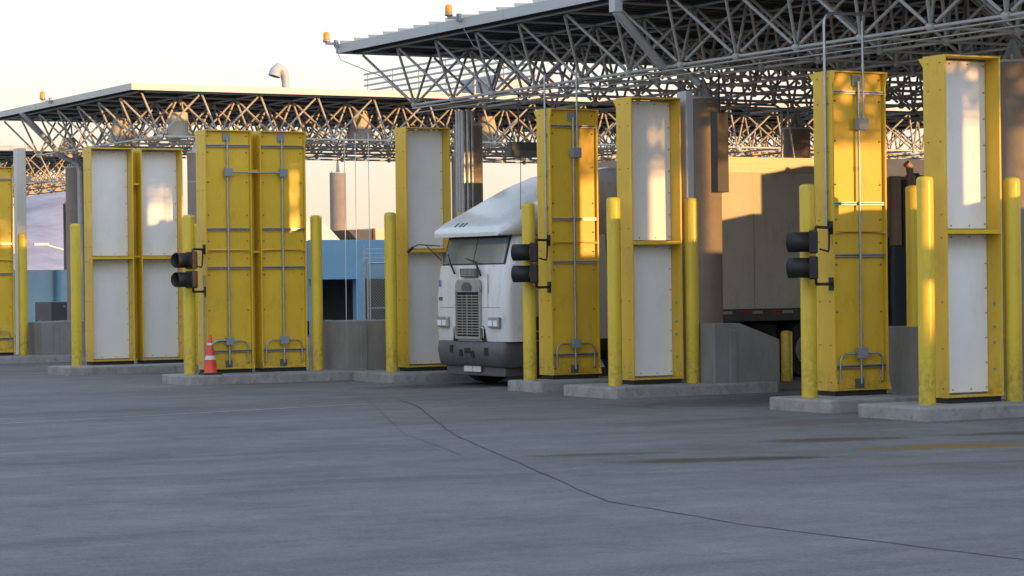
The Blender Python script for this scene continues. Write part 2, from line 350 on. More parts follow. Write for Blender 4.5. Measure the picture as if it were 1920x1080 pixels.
for i, (x, y, l) in enumerate(BOL):
    o = b0 if i == 0 else dup(b0)
    o.location = (x, y, IZ-.005); o['label'] = l; o.rotation_euler.z = i*.7
bd = MB(); bd.lathe([(.1, 0), (.1, .84), (.08, .87), (.01, .88)], 20)
tag(bd.build('bollard', M['bollard'], loc=(24.8, 34.55, GZ-.003)), 'short dull yellow bollard standing in the dark under the trailer', 'bollard')
# ------------------------------------------------------------------ detector pillars
PW, PD, Z0, Z1 = .92, .43, .27, 4.66
def bolts(m, pts, d=-1, mi=1, r=.014):
    for (x, y, z) in pts: m.tube([(x, y, z), (x, y+.014*d, z)], r, 6, mi)
def shell_plates(root, back):
    t = .025
    for nm, xa, xb in (('side_plate', 0, t), ('side_plate', PW-t, PW)):
        m = MB(); m.box(xa, xb, .0, PD, Z0, Z1)
        xo = xa if xa == 0 else xb; sg = -1 if xa == 0 else 1
        for z in (Z1-.10, Z1-.45, 3.55, 2.62, 2.32, 1.5, .9, Z0+.12):
            for y in (.09, .33): m.tube([(xo, y, z), (xo+.010*sg, y, z)], .009, 6, 1)
        m.build(nm, [M['yellow'], M['bolt']], root)
    m = MB()
    m.box(t, PW-t, -.02, PD-.003, Z1-.022, Z1-.004); m.box(t, PW-t, .002, PD-.003, Z0+.003, Z0+.025)
    # flared top corners (gusset ears) and chamfered lips
    for xo in (.0, PW-.02):
        m.prism([(PD, Z1-.14), (PD+.10, Z1-.02), (PD, Z1-.02)], 'x', xo, xo+.02)
        if back: m.prism([(0, Z1-.22), (-.05, Z1-.005), (0, Z1-.005)], 'x', xo, xo+.02); m.prism([(0, Z0+.2), (-.05, Z0+.005), (0, Z0+.005)], 'x', xo, xo+.02)
    m.build('top_and_base_flange', M['yellow'], root)
    m = MB(); m.box(.02, PW-.02, .03, PD-.03, IZ-.004, Z0); m.build('plinth', M['dark'], root)
def make_white():
    root = thing('detector_pillar', (0, 0, 0), 'x', 'radiation detector', 'white-faced detector pillars')
    shell_plates(root, False)
    for za, zb in ((Z0+.05, 2.37), (2.44, Z1-.05)):
        m = MB(); m.box(.03, PW-.03, .27, .30, za, zb)
        bolts(m, [(x, .27, z) for x in (.06, PW-.06) for z in [za+.06+(zb-za-.12)*i/6 for i in range(7)]]+[(x, .27, z) for z in (za+.04, zb-.04) for x in (.3, .6)], r=.009)
        m.build('white_panel', [M['white'], M['bolt']], root, bevel=.004)
    m = MB(); m.box(.026, PW-.026, .0, .268, 2.395, 2.425); m.box(.026, PW-.026, .001, .02, 2.37, 2.394); m.build('middle_rib', M['yellow'], root)
    m = MB(); m.box(.03, PW-.03, PD-.05, PD-.02, Z0+.04, Z1-.03); m.build('rear_plate', M['yellow'], root)
    m = MB()
    for z in (1.45, 1.15, .95, .6): m.box(PW-.045, PW-.027, .12, .16, z, z+.03)
    m.build('hinge_clip', M['galv'], root)
    return root
def make_back():
    root = thing('detector_pillar', (0, 0, 0), 'x', 'radiation detector', 'yellow-backed detector pillars')
    shell_plates(root, True)
    m = MB(); m.box(.03, PW-.03, .055, .085, Z0+.03, 2.455); m.box(.03, PW-.03, .055, .085, 2.465, Z1-.025)
    bolts(m, [(x, .055, z) for x in (.08, PW-.08) for z in (.38, .62, 1.35, 2.0, 2.30, 2.62, 3.1, 3.7, 4.25, 4.55)])
    m.build('back_plate', [M['yellow'], M['bolt']], root)
    m = MB(); m.box(.026, PW-.026, .0, .054, 2.452, 2.462)
    for xa in (.026, PW-.226):
        q = [(xa, .0), (xa+.2, .054), (xa, .054)] if xa < .3 else [(xa+.2, .0), (xa+.2, .054), (xa, .054)]
        m.prism(q, 'z', 2.43, 2.451)
    m.build('middle_rib', M['yellow'], root)
    for z in (4.37, 2.84, 2.13, .60):
        m = MB(); m.box(.035, PW-.035, .012, .052, z-.022, z+.022); m.box(.036, PW-.036, .0095, .013, z-.006, z+.006, 1); m.build('strut_rail', [M['galv'], M['black']], root)
    m = MB(); m.tube([(.44, -.015, 4.52), (.44, -.015, .36)], .019, 10)
    for z in (4.1, 3.3, 2.6, 1.6, 1.0): m.tube([(.44, -.015, z), (.44, -.015, z+.05)], .026, 10)
    m.build('vertical_conduit', M['galv'], root)
    m = MB(); m.box(.37, .51, .03, .054, 4.46, 4.60); m.build('top_fitting', M['greybox'], root)
    m = MB(); m.box(.365, .515, -.07, .01, .71, .86); m.build('junction_box', M['greybox'], root, bevel=.006)
    m = MB(); m.box(.38, .50, .0, .054, .30, .43); m.build('outlet_box', M['bumper'], root, bevel=.005)
    for s in (-1, 1):
        m = MB(); m.tube(path([(.44+s*.075, -.02, .78), (.44+s*.36, -.02, .78), (.44+s*.36, -.02, .40)], .13), .014, 8)
        m.build('loop_conduit', M['galv'], root)
    return root
wp = make_white(); bp_ = make_back()
def put(proto, used, x, y, label):
    o = proto if not used else dup(proto)
    o.location = (x, y, 0); o['label'] = label
    return o
OX = .335
WL = [(16.475+OX, 47.62, 'tall white-faced detector pillar with yellow frame, left of the far pair'),
      (16.475+OX+1.09, 47.62, 'white-faced detector pillar with a warm sunlit patch, right of the far pair'),
      (19.652+OX, 39.60, 'white-faced detector pillar partly hidden by the truck cab'),
      (19.652+OX, 31.88, 'white-faced detector pillar with a tall sunlit strip, beside the round dark column'),
      (19.652+OX, 24.35, 'nearest and largest white-faced detector pillar, at the right edge')]
for i, a in enumerate(WL): put(wp, i > 0, *a)
BL = [(16.475+OX, 41.44, 'yellow-backed detector pillar directly behind the orange cone, left of a pair'),
      (16.475+OX+1.09, 41.44, 'yellow-backed detector pillar with a bright glare streak, right of a pair'),
      (19.652+OX+.09, 34.53, 'single yellow-backed detector pillar just right of the truck cab'),
      (19.652+OX+.1, 26.86, 'single yellow-backed detector pillar right of the long trailer'),
      (15.5+OX, 56.0, 'yellow-backed detector pillar cut by the left edge of the photo, outer one'),
      (15.5+OX+1.09, 56.0, 'yellow-backed detector pillar at the far left behind the leftmost bollard')]
bps = [put(bp_, i > 0, *a) for i, a in enumerate(BL)]
# seam straps between twin boxes
for (x, y) in ((16.475, 47.62), (16.475, 41.44)):
    root = [o for o in bpy.data.objects if o.get('category') == 'radiation detector' and abs(o.location.x-(x+OX)) < .01 and abs(o.location.y-y) < .01][0]
    m = MB(); m.box(PW, PW+.168, .1, .2, 2.40, 2.44); m.box(PW, PW+.168, .1, .2, 3.9, 3.94); m.box(PW, PW+.168, .3, .32, Z0+.02, Z1-.05); m.build('joining_strap', M['yellow'], root)
# upper junction boxes and extra conduits on the yellow-backed pillars
def jbox(root, x, z, m_='greybox', s=.075, d=.09):
    m = MB(); m.box(x-s, x+s, -d, .0, z-s, z+s); return m.build('junction_box', M[m_], root, bevel=.006)
jbox(bps[0], .44, 3.88); jbox(bps[1], .44, 3.88); jbox(bps[4], .44, 3.88); jbox(bps[5], .44, 3.88)
m = MB(); m.tube([(.515, -.05, 3.88), (.44+1.09-.075, -.05, 3.88)], .017, 10); m.build('linking_conduit', M['galv'], bps[0])
m = MB(); m.tube(path([(.365, -.035, .80), (.05, -.035, .80), (.05, -.035, .24)], .2), .022, 8); m.build('loop_conduit', M['galv'], bps[0])
for k, zt in ((2, 5.25), (3, 5.45)):
    jbox(bps[k], .46, 3.93, s=.082, d=.11)
    m = MB(); m.tube([(.50, -.04, 4.01), (.50, -.04, 4.66), (.50, -.04, 5.35)], .017, 10)
    for z in (4.3, 4.7, 5.1): m.tube([(.50, -.04, z), (.50, -.04, z+.05)], .024, 10)
    m.build('riser_conduit', M['galv'], bps[k])
    m = MB(); ytop = .12 if k == 3 else .10
    pts = [(-.03, ytop, 2.52), (-.03, ytop, zt), (.9, ytop+.2, zt+.05)] if k == 3 else [(-.03, ytop, 2.52), (-.03, ytop, zt), (.5, ytop+.3, zt+.02)]
    m.tube(path(pts, .16), .017 if k == 2 else .021, 10)
    for z in (3.0, 3.6, 4.2, 4.8): m.tube([(-.03, ytop, z), (-.03, ytop, z+.05)], .027, 10)
    m.build('side_conduit', M['galv'], bps[k])
# ------------------------------------------------------------------ traffic signals
def signal(P, off, heading, label):
    """head hangs at P on two arms that reach the plate at P+off on the pillar's side face; visors point along heading"""
    root = thing('traffic_signal', P, label, 'traffic signal', 'black two-lamp traffic signals on the yellow pillars')
    hd = []
    for z in (.0, -.37):
        m = MB(); m.box(0, .13, -.13, .13, z-.165, z+.165); hd.append(m.build('housing', M['black'], root, bevel=.02))
    for z in (.0, -.37):
        m = MB(); n = 28; v = []
        for q in range(n):
            a = q*2*math.pi/n; cy, cz = math.cos(a), math.sin(a); ln = .33-.025*cz*cz
            for (rad, xx) in ((.143, .0), (.145, -ln), (.136, -ln), (.134, .0)): v.append((xx, rad*cy, z+rad*cz))
        m.add(v, [(q*4+s_, q*4+(s_+1) % 4, ((q+1) % n)*4+(s_+1) % 4, ((q+1) % n)*4+s_) for q in range(n) for s_ in range(4)], 0, True)
        hd.append(m.build('visor', M['black'], root))
        m = MB(); m.tube([(-.002, 0, z), (-.02, 0, z)], .125, 20); hd.append(m.build('lens', M['siglens'], root))
    for o in hd: o.rotation_euler.z = heading; o.scale = (.92, .92, .94)
    c, s_ = math.cos(heading), math.sin(heading); hx, hy = .09*c, .09*s_
    for z, k in ((.20, 1), (-.57, -1)):
        m = MB(); m.box(off[0]-.012, off[0], off[1]-.05, off[1]+.05, z-.09, z+.09)
        m.tube(path([(off[0]-.006, off[1], z), (hx, hy, z), (hx, hy, z-k*.08)], .05), .021, 8)
        m.build('bracket', M['black'], root)
    m = MB(); m.tube(path([(.15*c, .15*s_, -.10), (off[0]-.06, off[1]-.03, -.13), (off[0]-.03, off[1], .05), (off[0]-.03, off[1], .18)], .07), .014, 8); m.build('cable', M['black'], root)
    return root
signal((16.33, 41.08, 2.27), (.47, .42), R(14), 'black two-lamp traffic signal with reflected glow put into its lenses, above the orange cone')
signal((19.49, 34.19, 2.29), (.58, .40), R(-36), 'black traffic signal in front of the truck door')
signal((19.42, 26.52, 2.31), (.665, .40), R(-37), 'nearest black traffic signal, silhouetted against the trailer side')
m = MB(); m.tube([(-.03, .05, 2.0), (-.03, .05, .3)], .016, 8); m.build('side_conduit', M['galv'], bps[0])
# ------------------------------------------------------------------ traffic cone
cn = thing('traffic_cone', (16.70, 41.02, IZ), 'orange traffic cone with white reflective collars and black base', 'traffic cone')
m = MB(); m.prism([(-.17, -.17), (.17, -.17), (.17, .17), (-.17, .17)], 'z', -.002, .035); m.build('base', M['rubber'], cn, bevel=.012)
m = MB(); m.lathe([(.128, .034), (.115, .05), (.10, .27)], 26); m.lathe([(.086, .345), (.080, .38), (.052, .53)], 26); m.lathe([(.044, .575), (.026, .70), (.018, .715)], 26); m.build('cone_body', M['orange'], cn)
m = MB(); m.lathe([(.1015, .271), (.0875, .344)], 26); m.build('reflective_collar', M['reflect'], cn)
m = MB(); m.lathe([(.0525, .531), (.0445, .574)], 26); m.build('reflective_collar', M['reflect'], cn)
# ------------------------------------------------------------------ barriers and columns
def barrier(x0, x1, xk, y0, y1, zt, zr, label, flip=False):
    m = MB(); zb = GZ-.03
    poly = [(x0, zb), (x1, zb), (x1, zr), (xk, zt), (x0, zt)] if not flip else [(x0, zb), (x1, zb), (x1, zr), (xk, zt), (x0, zt-.03)]
    m.prism(poly, 'y', y0, y1)
    m.prism([(x0+.28, y0-.02), (x0+.42, y0-.02), (x0+.42, y0+.01), (x0+.28, y0+.01)], 'z', zb, zt-.1)
    return tag(m.build('concrete_barrier', M['barrier'], bevel=.03), label, 'barrier', 'concrete crash barriers on the islands')
barrier(21.18, 22.42, 21.66, 31.42, 32.80, 1.13, .86, 'concrete crash barrier with sloping top beside the long trailer')
barrier(19.32, 21.6, 20.3, 40.8, 41.9, 1.12, .80, 'weathered concrete barrier below the blue building')
barrier(17.72+.6, 20.5, 19.25, 55.4, 56.6, 1.0, .75, 'concrete barrier at the far left between two yellow bollards', True)
barrier(21.35, 22.9, 22.0, 26.2, 27.35, 1.13, .86, 'concrete barrier glimpsed between the two rightmost pillars')
barrier(21.35, 22.9, 22.0, 38.95, 40.3, 1.13, .86, 'concrete barrier on the island behind the truck')
CG = 'round concrete canopy columns'
def column(x, y, r, ztop, zb, ztip, label, hoops=False):
    c = thing('canopy_column', (x, y, 0), label, 'column', CG)
    m = MB(); m.tube([(0, 0, zb), (0, 0, ztop)], r, 40); m.build('shaft', M['conc'], c)
    m = MB(); m.tube([(0, 0, ztop), (0, 0, ztop+.035)], r*1.03, 32)
    for a in range(4):
        q = R(45+90*a); m.tube([(r*.8*math.cos(q), r*.8*math.sin(q), ztop+.03), (r*.8*math.cos(q), r*.8*math.sin(q), ztop+.11)], .02, 6)
        m.prism([(0, ztop+.03), (r*.7, ztop+.03), (.04, ztip), (0, ztip)], 'y', -.012, .012) if a == 0 else None
    m.prism([(-r*.7, ztop+.03), (0, ztop+.03), (0, ztip), (-.04, ztip)], 'y', -.012, .012)
    m.prism([(-r*.7, ztop+.03), (r*.7, ztop+.03), (.04, ztip), (-.04, ztip)], 'x', -.0125, .0125)
    m.build('capital', M['truss'], c)
    if hoops:
        m = MB()
        for z in (1.6, 2.5, 3.4, 4.2): m.lathe([(r*1.015, z), (r*1.015, z+.02)], 32)
        m.build('steel_hoop', M['galv'], c)
    return c
column(22.98, 34.35, .30, 4.86, GZ, 5.2, 'thick concrete column right of the middle white-faced pillar')
c9 = column(22.57, 42.0, .28, 4.86, GZ, 5.2, 'dark concrete column with grey pipes strapped to it, above the truck')
column(23.3, 26.85, .30, 4.86, GZ, 5.2, 'warm lit concrete column at the right edge of the photo')
column(28.95, 39.9, .27, 4.80, GZ, 5.2, 'column with bolted cap rising above the trailer roof')
column(28.95, 32.2, .27, 4.86, GZ, 5.2, 'concrete column hidden behind the rightmost yellow pillar')
column(21.35, 53.0, .27, 4.88, GZ, 5.3, 'grey hooped concrete column between the white pair and yellow pair', True)
column(21.0, 60.6, .27, 4.88, GZ, 5.3, 'column with a fat downpipe left of the far white pair')
column(45.6, 97.0, .36, 6.6, GZ, 7.5, 'isolated sunlit column with pointed cap above the blue building')
column(28.3, 53.0, .26, 4.9, GZ, 5.3, 'sunlit column just left of the dark piped column')
column(30.6, 89.0, .27, 4.9, GZ, 5.3, 'farthest sunlit column at the far left beyond the canopies')
m = MB()
for i, (a, rr) in enumerate(((R(200), .04), (R(212), .045), (R(225), .055), (R(241), .045), (R(256), .03))):
    x, y = (.27+rr)*math.cos(a), (.27+rr)*math.sin(a); m.tube([(x, y, .2), (x, y, 5.15)], rr, 10)
m.build('strapped_pipe', M['galv'], c9)
m = MB(); m.box(-.30, -.24, -.34, -.27, 3.1, 3.14); m.build('pipe_clamp', M['greybox'], c9)
for (x, y, l) in ((21.04, 31.93, 'grey square service post between the middle white-faced pillar and the thick column'),):
    m = MB(); m.box(x, x+.14, y, y+.26, .19, 4.78); m.box(x+.02, x+.12, y-.05, y-.001, .2, 1.15)
    tag(m.build('service_post', M['fascia'], bevel=.012), l, 'post')
# ------------------------------------------------------------------ canopies (space frames)
def canopy(label, X0, Y0, nx, ny, m, zt, zb, sy, mats, ov=.32, keep=100, r=.038, rf=.17, fas_col='fascia', ribs=True):
    """X0,Y0 = corner top node; grid runs +X and sy*Y"""
    root = thing('canopy', (X0, Y0, 0), label, 'canopy', 'space frame canopies')
    T = lambda i, j: Vector((i*m, sy*j*m, zt)); B = lambda i, j: Vector(((i+.5)*m, sy*(j+.5)*m, zb))
    diag = []; rest = MB(); rr = random.Random(1)
    for i in range(nx):
        for j in range(ny):
            for (a, b) in ((0, 0), (1, 0), (0, 1), (1, 1)):
                diag.append((B(i, j), T(i+a, j+b), i, j))
    cams = Vector((-X0, -Y0, CZ))
    def key(d):
        near = min(d[2], (ny-1-d[3]) if sy < 0 else d[3])
        vis = -X0+0; P = (d[0]+d[1])/2+Vector((X0, Y0, 0))
        dep = P.x*.488+P.y*.873; lat = P.x*.873-P.y*.488
        off = 0 if (abs(lat/dep) < .215 and (P.z-CZ)/dep < .12) else 1000
        return off+min(d[2], 3)*6+dep*.2
    diag.sort(key=key)
    def strut(mb, a, b, rad):
        d = (b-a).normalized(); p, q = a+d*.09, b-d*.07
        mb.tube([p, p+d*.10, q-d*.10, q], rad, 6, cap=False) if False else mb.tube([p, q], rad, 7, cap=False)
    for k, (a, b, i, j) in enumerate(diag):
        if k < keep: s = MB(); strut(s, a, b, r); s.build('strut', mats, root)
        else: strut(rest, a, b, r)
    for j in range(ny):
        for i in range(nx):
            if i < nx-1: strut(rest, B(i, j), B(i+1, j), r)
            if j < ny-1: strut(rest, B(i, j), B(i, j+1), r)
            p = B(i, j); rest.lathe([(.035, -.06), (.075, -.02), (.075, .03), (.03, .06)], 8, c=p)
    for i in range(nx+1): strut(rest, T(i, 0), T(i, ny), r*.9)
    for j in range(ny+1): strut(rest, T(0, j), T(nx, j), r*.9)
    tag(rest.build('space_frame', mats, root), kind='stuff')
    # deck with corrugations across X
    dk = MB(); xa, xb = -ov, nx*m+ov; ya, yb = sorted((-sy*ov, sy*(ny*m+ov)))
    pr = []; n = int((yb-ya)/.3); z = zt+.07
    pts = []
    for i in range(n):
        y = ya+.03+i*(yb-ya-.06)/n; w = (yb-ya-.06)/n
        pts += [(y, z), (y+w*.42, z), (y+w*.5, z+.05), (y+w*.92, z+.05)]
    pts.append((yb-.03, z)); lower = pts; upper = [(y, zz+.012) for y, zz in pts][::-1]
    for k in range(len(pts)-1):
        a, b = pts[k], pts[k+1]
        dk.add([(xa+.02, a[0], a[1]), (xb-.02, a[0], a[1]), (xb-.02, b[0], b[1]), (xa+.02, b[0], b[1])], [(0, 1, 2, 3)])
    # purlins under the deck
    for i in range(nx*2+1):
        x = i*m*.5; dk.box(x-.03, x+.03, ya+.05, yb-.05, zt+.02, zt+.069, 1)
    dk.build('roof_deck', [M['deck'], M['deck']], root)
    f = MB(); h0, h1 = zt+.0, zt+rf
    f.box(xa, xb, ya-.03, ya, h0, h1); f.box(xa, xb, yb, yb+.03, h0, h1)
    f.box(xa-.03, xa, ya-.03, yb+.03, h0+.001, h1+.001); f.box(xb, xb+.03, ya-.03, yb+.03, h0+.001, h1+.001)
    y = ya+2
    while y < yb: f.box(xa-.036, xa-.03, y, y+.05, h0+.001, h1); y += 2.4
    f.build('fascia', M[fas_col], root)
    rs = MB(); k = 0; y = ya+.2
    while y < yb-.5 and ribs:
        rs.prism([(y, h1), (y+.52, h1), (y+.56, h1+.085), (y, h1+.03)], 'x', xa+.05, xb-.05); y += .62
    if ribs: rs.build('roof_sheet', M['roofrib'], root)
    return root
c1 = canopy('large near canopy with grey space frame trusses over the truck lanes', 20.23, 41.95, 13, 13, 1.533, 6.22, 5.19, -1, M['truss'], r=.026)
c2 = canopy('middle canopy with sunlit trusses behind the left pillars', 19.72, 52.4, 18, 7, 1.47, 6.24, 5.27, 1, M['truss2'], fas_col='fascia2', rf=.15, r=.026, ribs=False)
c3 = canopy('farthest canopy, seen low behind the left trusses', 19.5, 77.3, 7, 11, 1.5, 6.24, 5.3, 1, M['truss2'], fas_col='fascia2', keep=30, r=.026, ribs=False)
# gutter leaders
m = MB(); m.box(-.42, -.28, -9.93, -9.76, 5.98, 6.25)
m.tube([(-.35, -9.85, 6.0), (.72, -9.5, 5.2)], .075, 8); m.tube(path([(.72, -9.5, 5.2), (1.2, -9.6, 5.05), (1.3, -9.7, 4.9)], .1), .06, 10); m.build('rain_leader', M['fascia'], c1)
m = MB(); m.tube(path([(-.35, 7.6, 6.25), (-.1, 7.6, 6.0), (.9, 8.0, 5.1), (1.28, 7.9, 5.0), (1.28, 7.9, .2)], .25), .07, 10); m.build('rain_leader', M['fascia'], c2)
# long conduits slung beside the bottom chord
m = MB()
for (x, z, rr) in ((.60, 5.10, .018), (.66, 5.02, .014)): m.tube([(x, -1, z), (x, -21, z)], rr, 6)
m.build('slung_conduit', M['galv'], c1)
# warning beacons
def beacon():
    root = thing('warning_beacon', (0, 0, 0), 'x', 'beacon light', 'amber beacons on the canopy edges')
    m = MB(); m.lathe([(.07, .0), (.085, .01), (.085, .05), (.07, .055)], 18); m.build('beacon_base', M['galv'], root)
    m = MB(); m.lathe([(.072, .056), (.078, .09), (.070, .12), (.078, .16), (.066, .215), (.03, .235)], 18); m.build('beacon_lens', M['amber'], root)
    m = MB(); m.box(-.02, .22, -.03, .03, -.05, -.002); m.box(.20, .27, -.05, .05, -.10, .06); m.build('beacon_arm', M['greybox'], root)
    return root
be = beacon()
XF = 20.23-.32
for i, (x, y, z, l) in enumerate([(XF-.27, 42.2, 6.42, 'amber beacon on the far corner of the near canopy'), (XF-.27, 37.2, 6.42, 'amber beacon halfway along the near canopy fascia'),
                                  (19.4-.27, 57.6, 6.40, 'small amber beacon on the left canopy edge')]):
    o = be if i == 0 else dup(be)
    o.location = (x, y, z); o['label'] = l; o.scale = (.85, .85, .85)
m = MB(); m.tube([(XF-.1, 42.2, 6.35), (XF-.02, 42.1, 6.08), (20.3, 41.75, 5.85), (20.5, 41.6, 5.75), (21.0, 41.36, 5.25)], .008, 5)
tag(m.build('hanging_cable', M['galv']), 'thin wire sagging from the corner beacon down to the truss', 'cable')
m = MB(); m.tube([(XF-.03, 37.2, 6.3), (XF+.1, 37.0, 5.9), (20.9, 36.6, 5.25)], .008, 5)
tag(m.build('hanging_cable', M['galv']), 'thin wire dropping from the middle beacon to the truss', 'cable')
# roof furniture on the middle canopy
gv = MB(); gv.tube([(25.36, 57, 6.35), (25.36, 57, 6.95), (25.34, 57, 7.15), (25.27, 57, 7.28), (25.17, 57, 7.32), (25.09, 57, 7.24), (25.05, 57, 7.10)], .085, 16, r2=.16)
tag(gv.build('gooseneck_vent', M['fascia']), 'pale gooseneck vent on the roof of the middle canopy', 'vent')
rsn = thing('roof_screen', (30.45, 0, 0), 'long grey rooftop rail screen behind the near canopy trusses', 'railing')
for i in range(6):
    m = MB(); m.box(-.02, .02, 53.0, 62.9, 6.95+i*.16, 7.0+i*.16); m.build('rail', M['fascia'], rsn)
for k in range(7): m = MB(); m.box(.021, .05, 53.1+k*1.6, 53.15+k*1.6, 6.35, 7.82); m.build('post', M['truss2'], rsn)
m = MB(); m.box(31.2, 33.0, 56.5, 58.4, 6.36, 7.25); tag(m.build('rooftop_unit', M['fascia'], bevel=.02), 'pale rooftop air unit behind the rail screen', 'air unit')
# ducts hanging in the middle canopy truss
def duct(x, y, z0, z1, r0, r1, l):
    t = thing('ventilation_duct', (x, y, 0), l, 'duct', 'pale ducts inside the middle canopy truss')
    m = MB(); m.lathe([(r0, z0), (r0, z0+.03), (r1, z1-.02), (r1, z1)], 28); m.build('drum', M['whitewall'], t)
    m = MB()
    for a in range(4): q = a*1.57+.4; m.tube([(r1*.8*math.cos(q), r1*.8*math.sin(q), z1-.01), (r1*.5*math.cos(q), r1*.5*math.sin(q), 6.2)], .018, 6)
    m.build('hanger', M['truss2'], t)
duct(21.2, 53.9, 5.27, 5.88, .24, .24, 'white cylindrical duct above the far white-faced pair')
duct(26.3, 54.6, 5.35, 6.1, .34, .17, 'white conical duct above the yellow pair')
duct(20.9, 57.0, 5.35, 5.95, .30, .16, 'shaded conical duct left of the cylindrical one')
duct(21.3, 62.0, 5.2, 5.75, .26, .16, 'small dark conical duct near the fat downpipe')
duct(30.1, 55.0, 5.3, 6.05, .34, .2, 'sunlit duct behind the dark piped column')
duct(25.6, 60.5, 5.45, 5.9, .26, .26, 'orange-lit duct deep in the middle truss')
duct(22.6, 61.0, 5.45, 5.9, .26, .22, 'orange-lit duct left of centre in the truss')
# lamps / signs hanging below the near canopy
m = MB(); m.box(20.7, 21.62, 36.95, 37.1, 4.11, 4.25); m.box(20.68, 21.64, 36.9, 37.15, 4.0, 4.108, 1); m.tube([(20.9, 37.02, 4.25), (20.9, 37.02, 5.15)], .012, 6, 1); m.tube([(21.4, 37.02, 4.25), (21.4, 37.02, 5.15)], .012, 6, 1)
tag(m.build('lane_sign', [M['sign'], M['wallgrey']]), 'dark hanging lane sign above the truck fairing', 'sign')
m = MB(); m.box(22.08, 22.30, 32.6, 32.8, 3.22, 4.52); m.tube([(22.19, 32.7, 4.52), (22.19, 32.7, 5.15)], .02, 6)
tag(m.build('hanging_cabinet', M['sign'], bevel=.02), 'tall dark box hanging beside the thick column', 'sign')
m = MB(); m.box(19.0+.6, 19.0+1.2, 61.8, 62.1, 4.55, 4.72); tag(m.build('light_fixture', M['whitewall'], bevel=.01), 'white box light fixture under the left canopy', 'light fixture')
m = MB()
m.tube(path([(24.2, 37.9, 5.12), (27.15, 37.9, 5.10), (27.15, 37.9, 4.0)], .2), .022, 8)
tag(m.build('hanging_pipe', M['galv']), 'bent pipe running along the truss and down to the trailer roof', 'pipe')
m = MB(); m.tube(path([(27.3, 37.9, 5.2), (27.3, 37.9, 4.9), (27.45, 37.9, 4.0)], .1), .018, 8)
tag(m.build('hanging_pipe', M['galv']), 'shorter pipe dropping beside the bent one towards the trailer roof', 'pipe')
for dx, l in ((0, 'leftmost of three thin vertical cables near the blue building'), (.28, 'middle one of three thin vertical cables near the blue building'), (.62, 'rightmost of three thin vertical cables, touching the pillar edge')):
    m = MB(); m.tube([(24.15+dx, 51.0, 5.3), (24.15+dx, 51.0, .1)], .008, 6); tag(m.build('hanging_cable', M['truss2']), l, 'cable')
m = MB(); m.tube([(22.4, 37.7, 4.9), (22.4, 37.7, 3.2)], .015, 6); m.tube([(22.5, 37.7, 4.9), (22.5, 37.7, 3.2)], .015, 6)
for k in range(9): m.tube([(22.4, 37.7, 3.3+k*.18), (22.5, 37.7, 3.3+k*.18)], .012, 5)
tag(m.build('cable_ladder', M['galv']), 'thin vertical cable ladder left of the middle white-faced pillar', 'cable ladder')
# ------------------------------------------------------------------ truck
def rrect(xf, xb, hw, z, rf, rb=.05, n=6, cy=0):
    """plan outline, front at xf (small x), corner radius rf in front"""
    P = []
    for (cx, cyy, a0, rr) in ((xf+rf, -hw+rf, 180, rf), (xb-rb, -hw+rb, 270, rb), (xb-rb, hw-rb, 0, rb), (xf+rf, hw-rf, 90, rf)):
        for k in range(n+1): a = R(a0+90*k/n); P.append((cx+rr*math.cos(a), cy+cyy+rr*math.sin(a), z))
    return P
tr = thing('truck_tractor', (19.86, 36.98, 0), 'white cabover truck tractor with tall grille and sloping roof fairing, driving out between the pillars', 'truck', rz=R(2.5))
m = MB(); HW = 1.2
m.loft([rrect(.02, 2.1, HW, .80, .15), rrect(0, 2.1, HW, .95, .15), rrect(0, 2.1, HW, 1.55, .15), rrect(.05, 2.1, HW-.01, 2.05, .15), rrect(.07, 2.1, HW-.02, 2.11, .14)])
m.build('cab_body', M['truck'], tr)
m = MB(); m.loft([rrect(.09, 2.1, HW-.035, 2.108, .17), rrect(.22, 2.1, HW-.06, 2.60, .16), rrect(.30, 2.1, HW-.10, 2.66, .2)]); m.build('cab_upper', M['truck'], tr)
# sleeper box
m = MB(); m.loft([rrect(2.15, 3.0, 1.2, .9, .08), rrect(2.15, 3.0, 1.2, 2.7, .08), rrect(2.15, 3.0, 1.16, 2.75, .08)]); m.build('sleeper_box', M['truckside'], tr)
# roof fairing lofted along x
def arch(x, hw, zb, zt, sh=.35, n=8):
    P = [(x, -hw, zb)]
    for k in range(n+1): a = R(180-90*k/n); P.append((x, -hw+sh+sh*math.cos(a), zt-sh*.8+sh*.8*math.sin(a)))
    for k in range(n+1): a = R(90-90*k/n); P.append((x, hw-sh+sh*math.cos(a), zt-sh*.8+sh*.8*math.sin(a)))
    P.append((x, hw, zb)); return P
m = MB()
prof = [(-.07, 1.08, 2.60, 2.66, .05), (-.04, 1.14, 2.61, 2.72, .08), (.15, 1.19, 2.61, 2.86, .15), (.5, 1.19, 2.62, 3.05, .25), (.9, 1.18, 2.62, 3.27, .32), (1.3, 1.16, 2.62, 3.48, .36), (1.8, 1.14, 2.62, 3.68, .38), (2.4, 1.12, 2.62, 3.80, .38), (3.0, 1.10, 2.62, 3.82, .38)]
m.loft([arch(*p) for p in prof]); m.build('roof_fairing', M['truck'], tr)
for y in (.50, .34, .22):
    m = MB(); m.prism([(.03, 2.774), (.12, 2.84), (.12, 2.848), (.03, 2.782)], 'y', y, y+.045); m.build('air_slot', M['bumper'], tr)
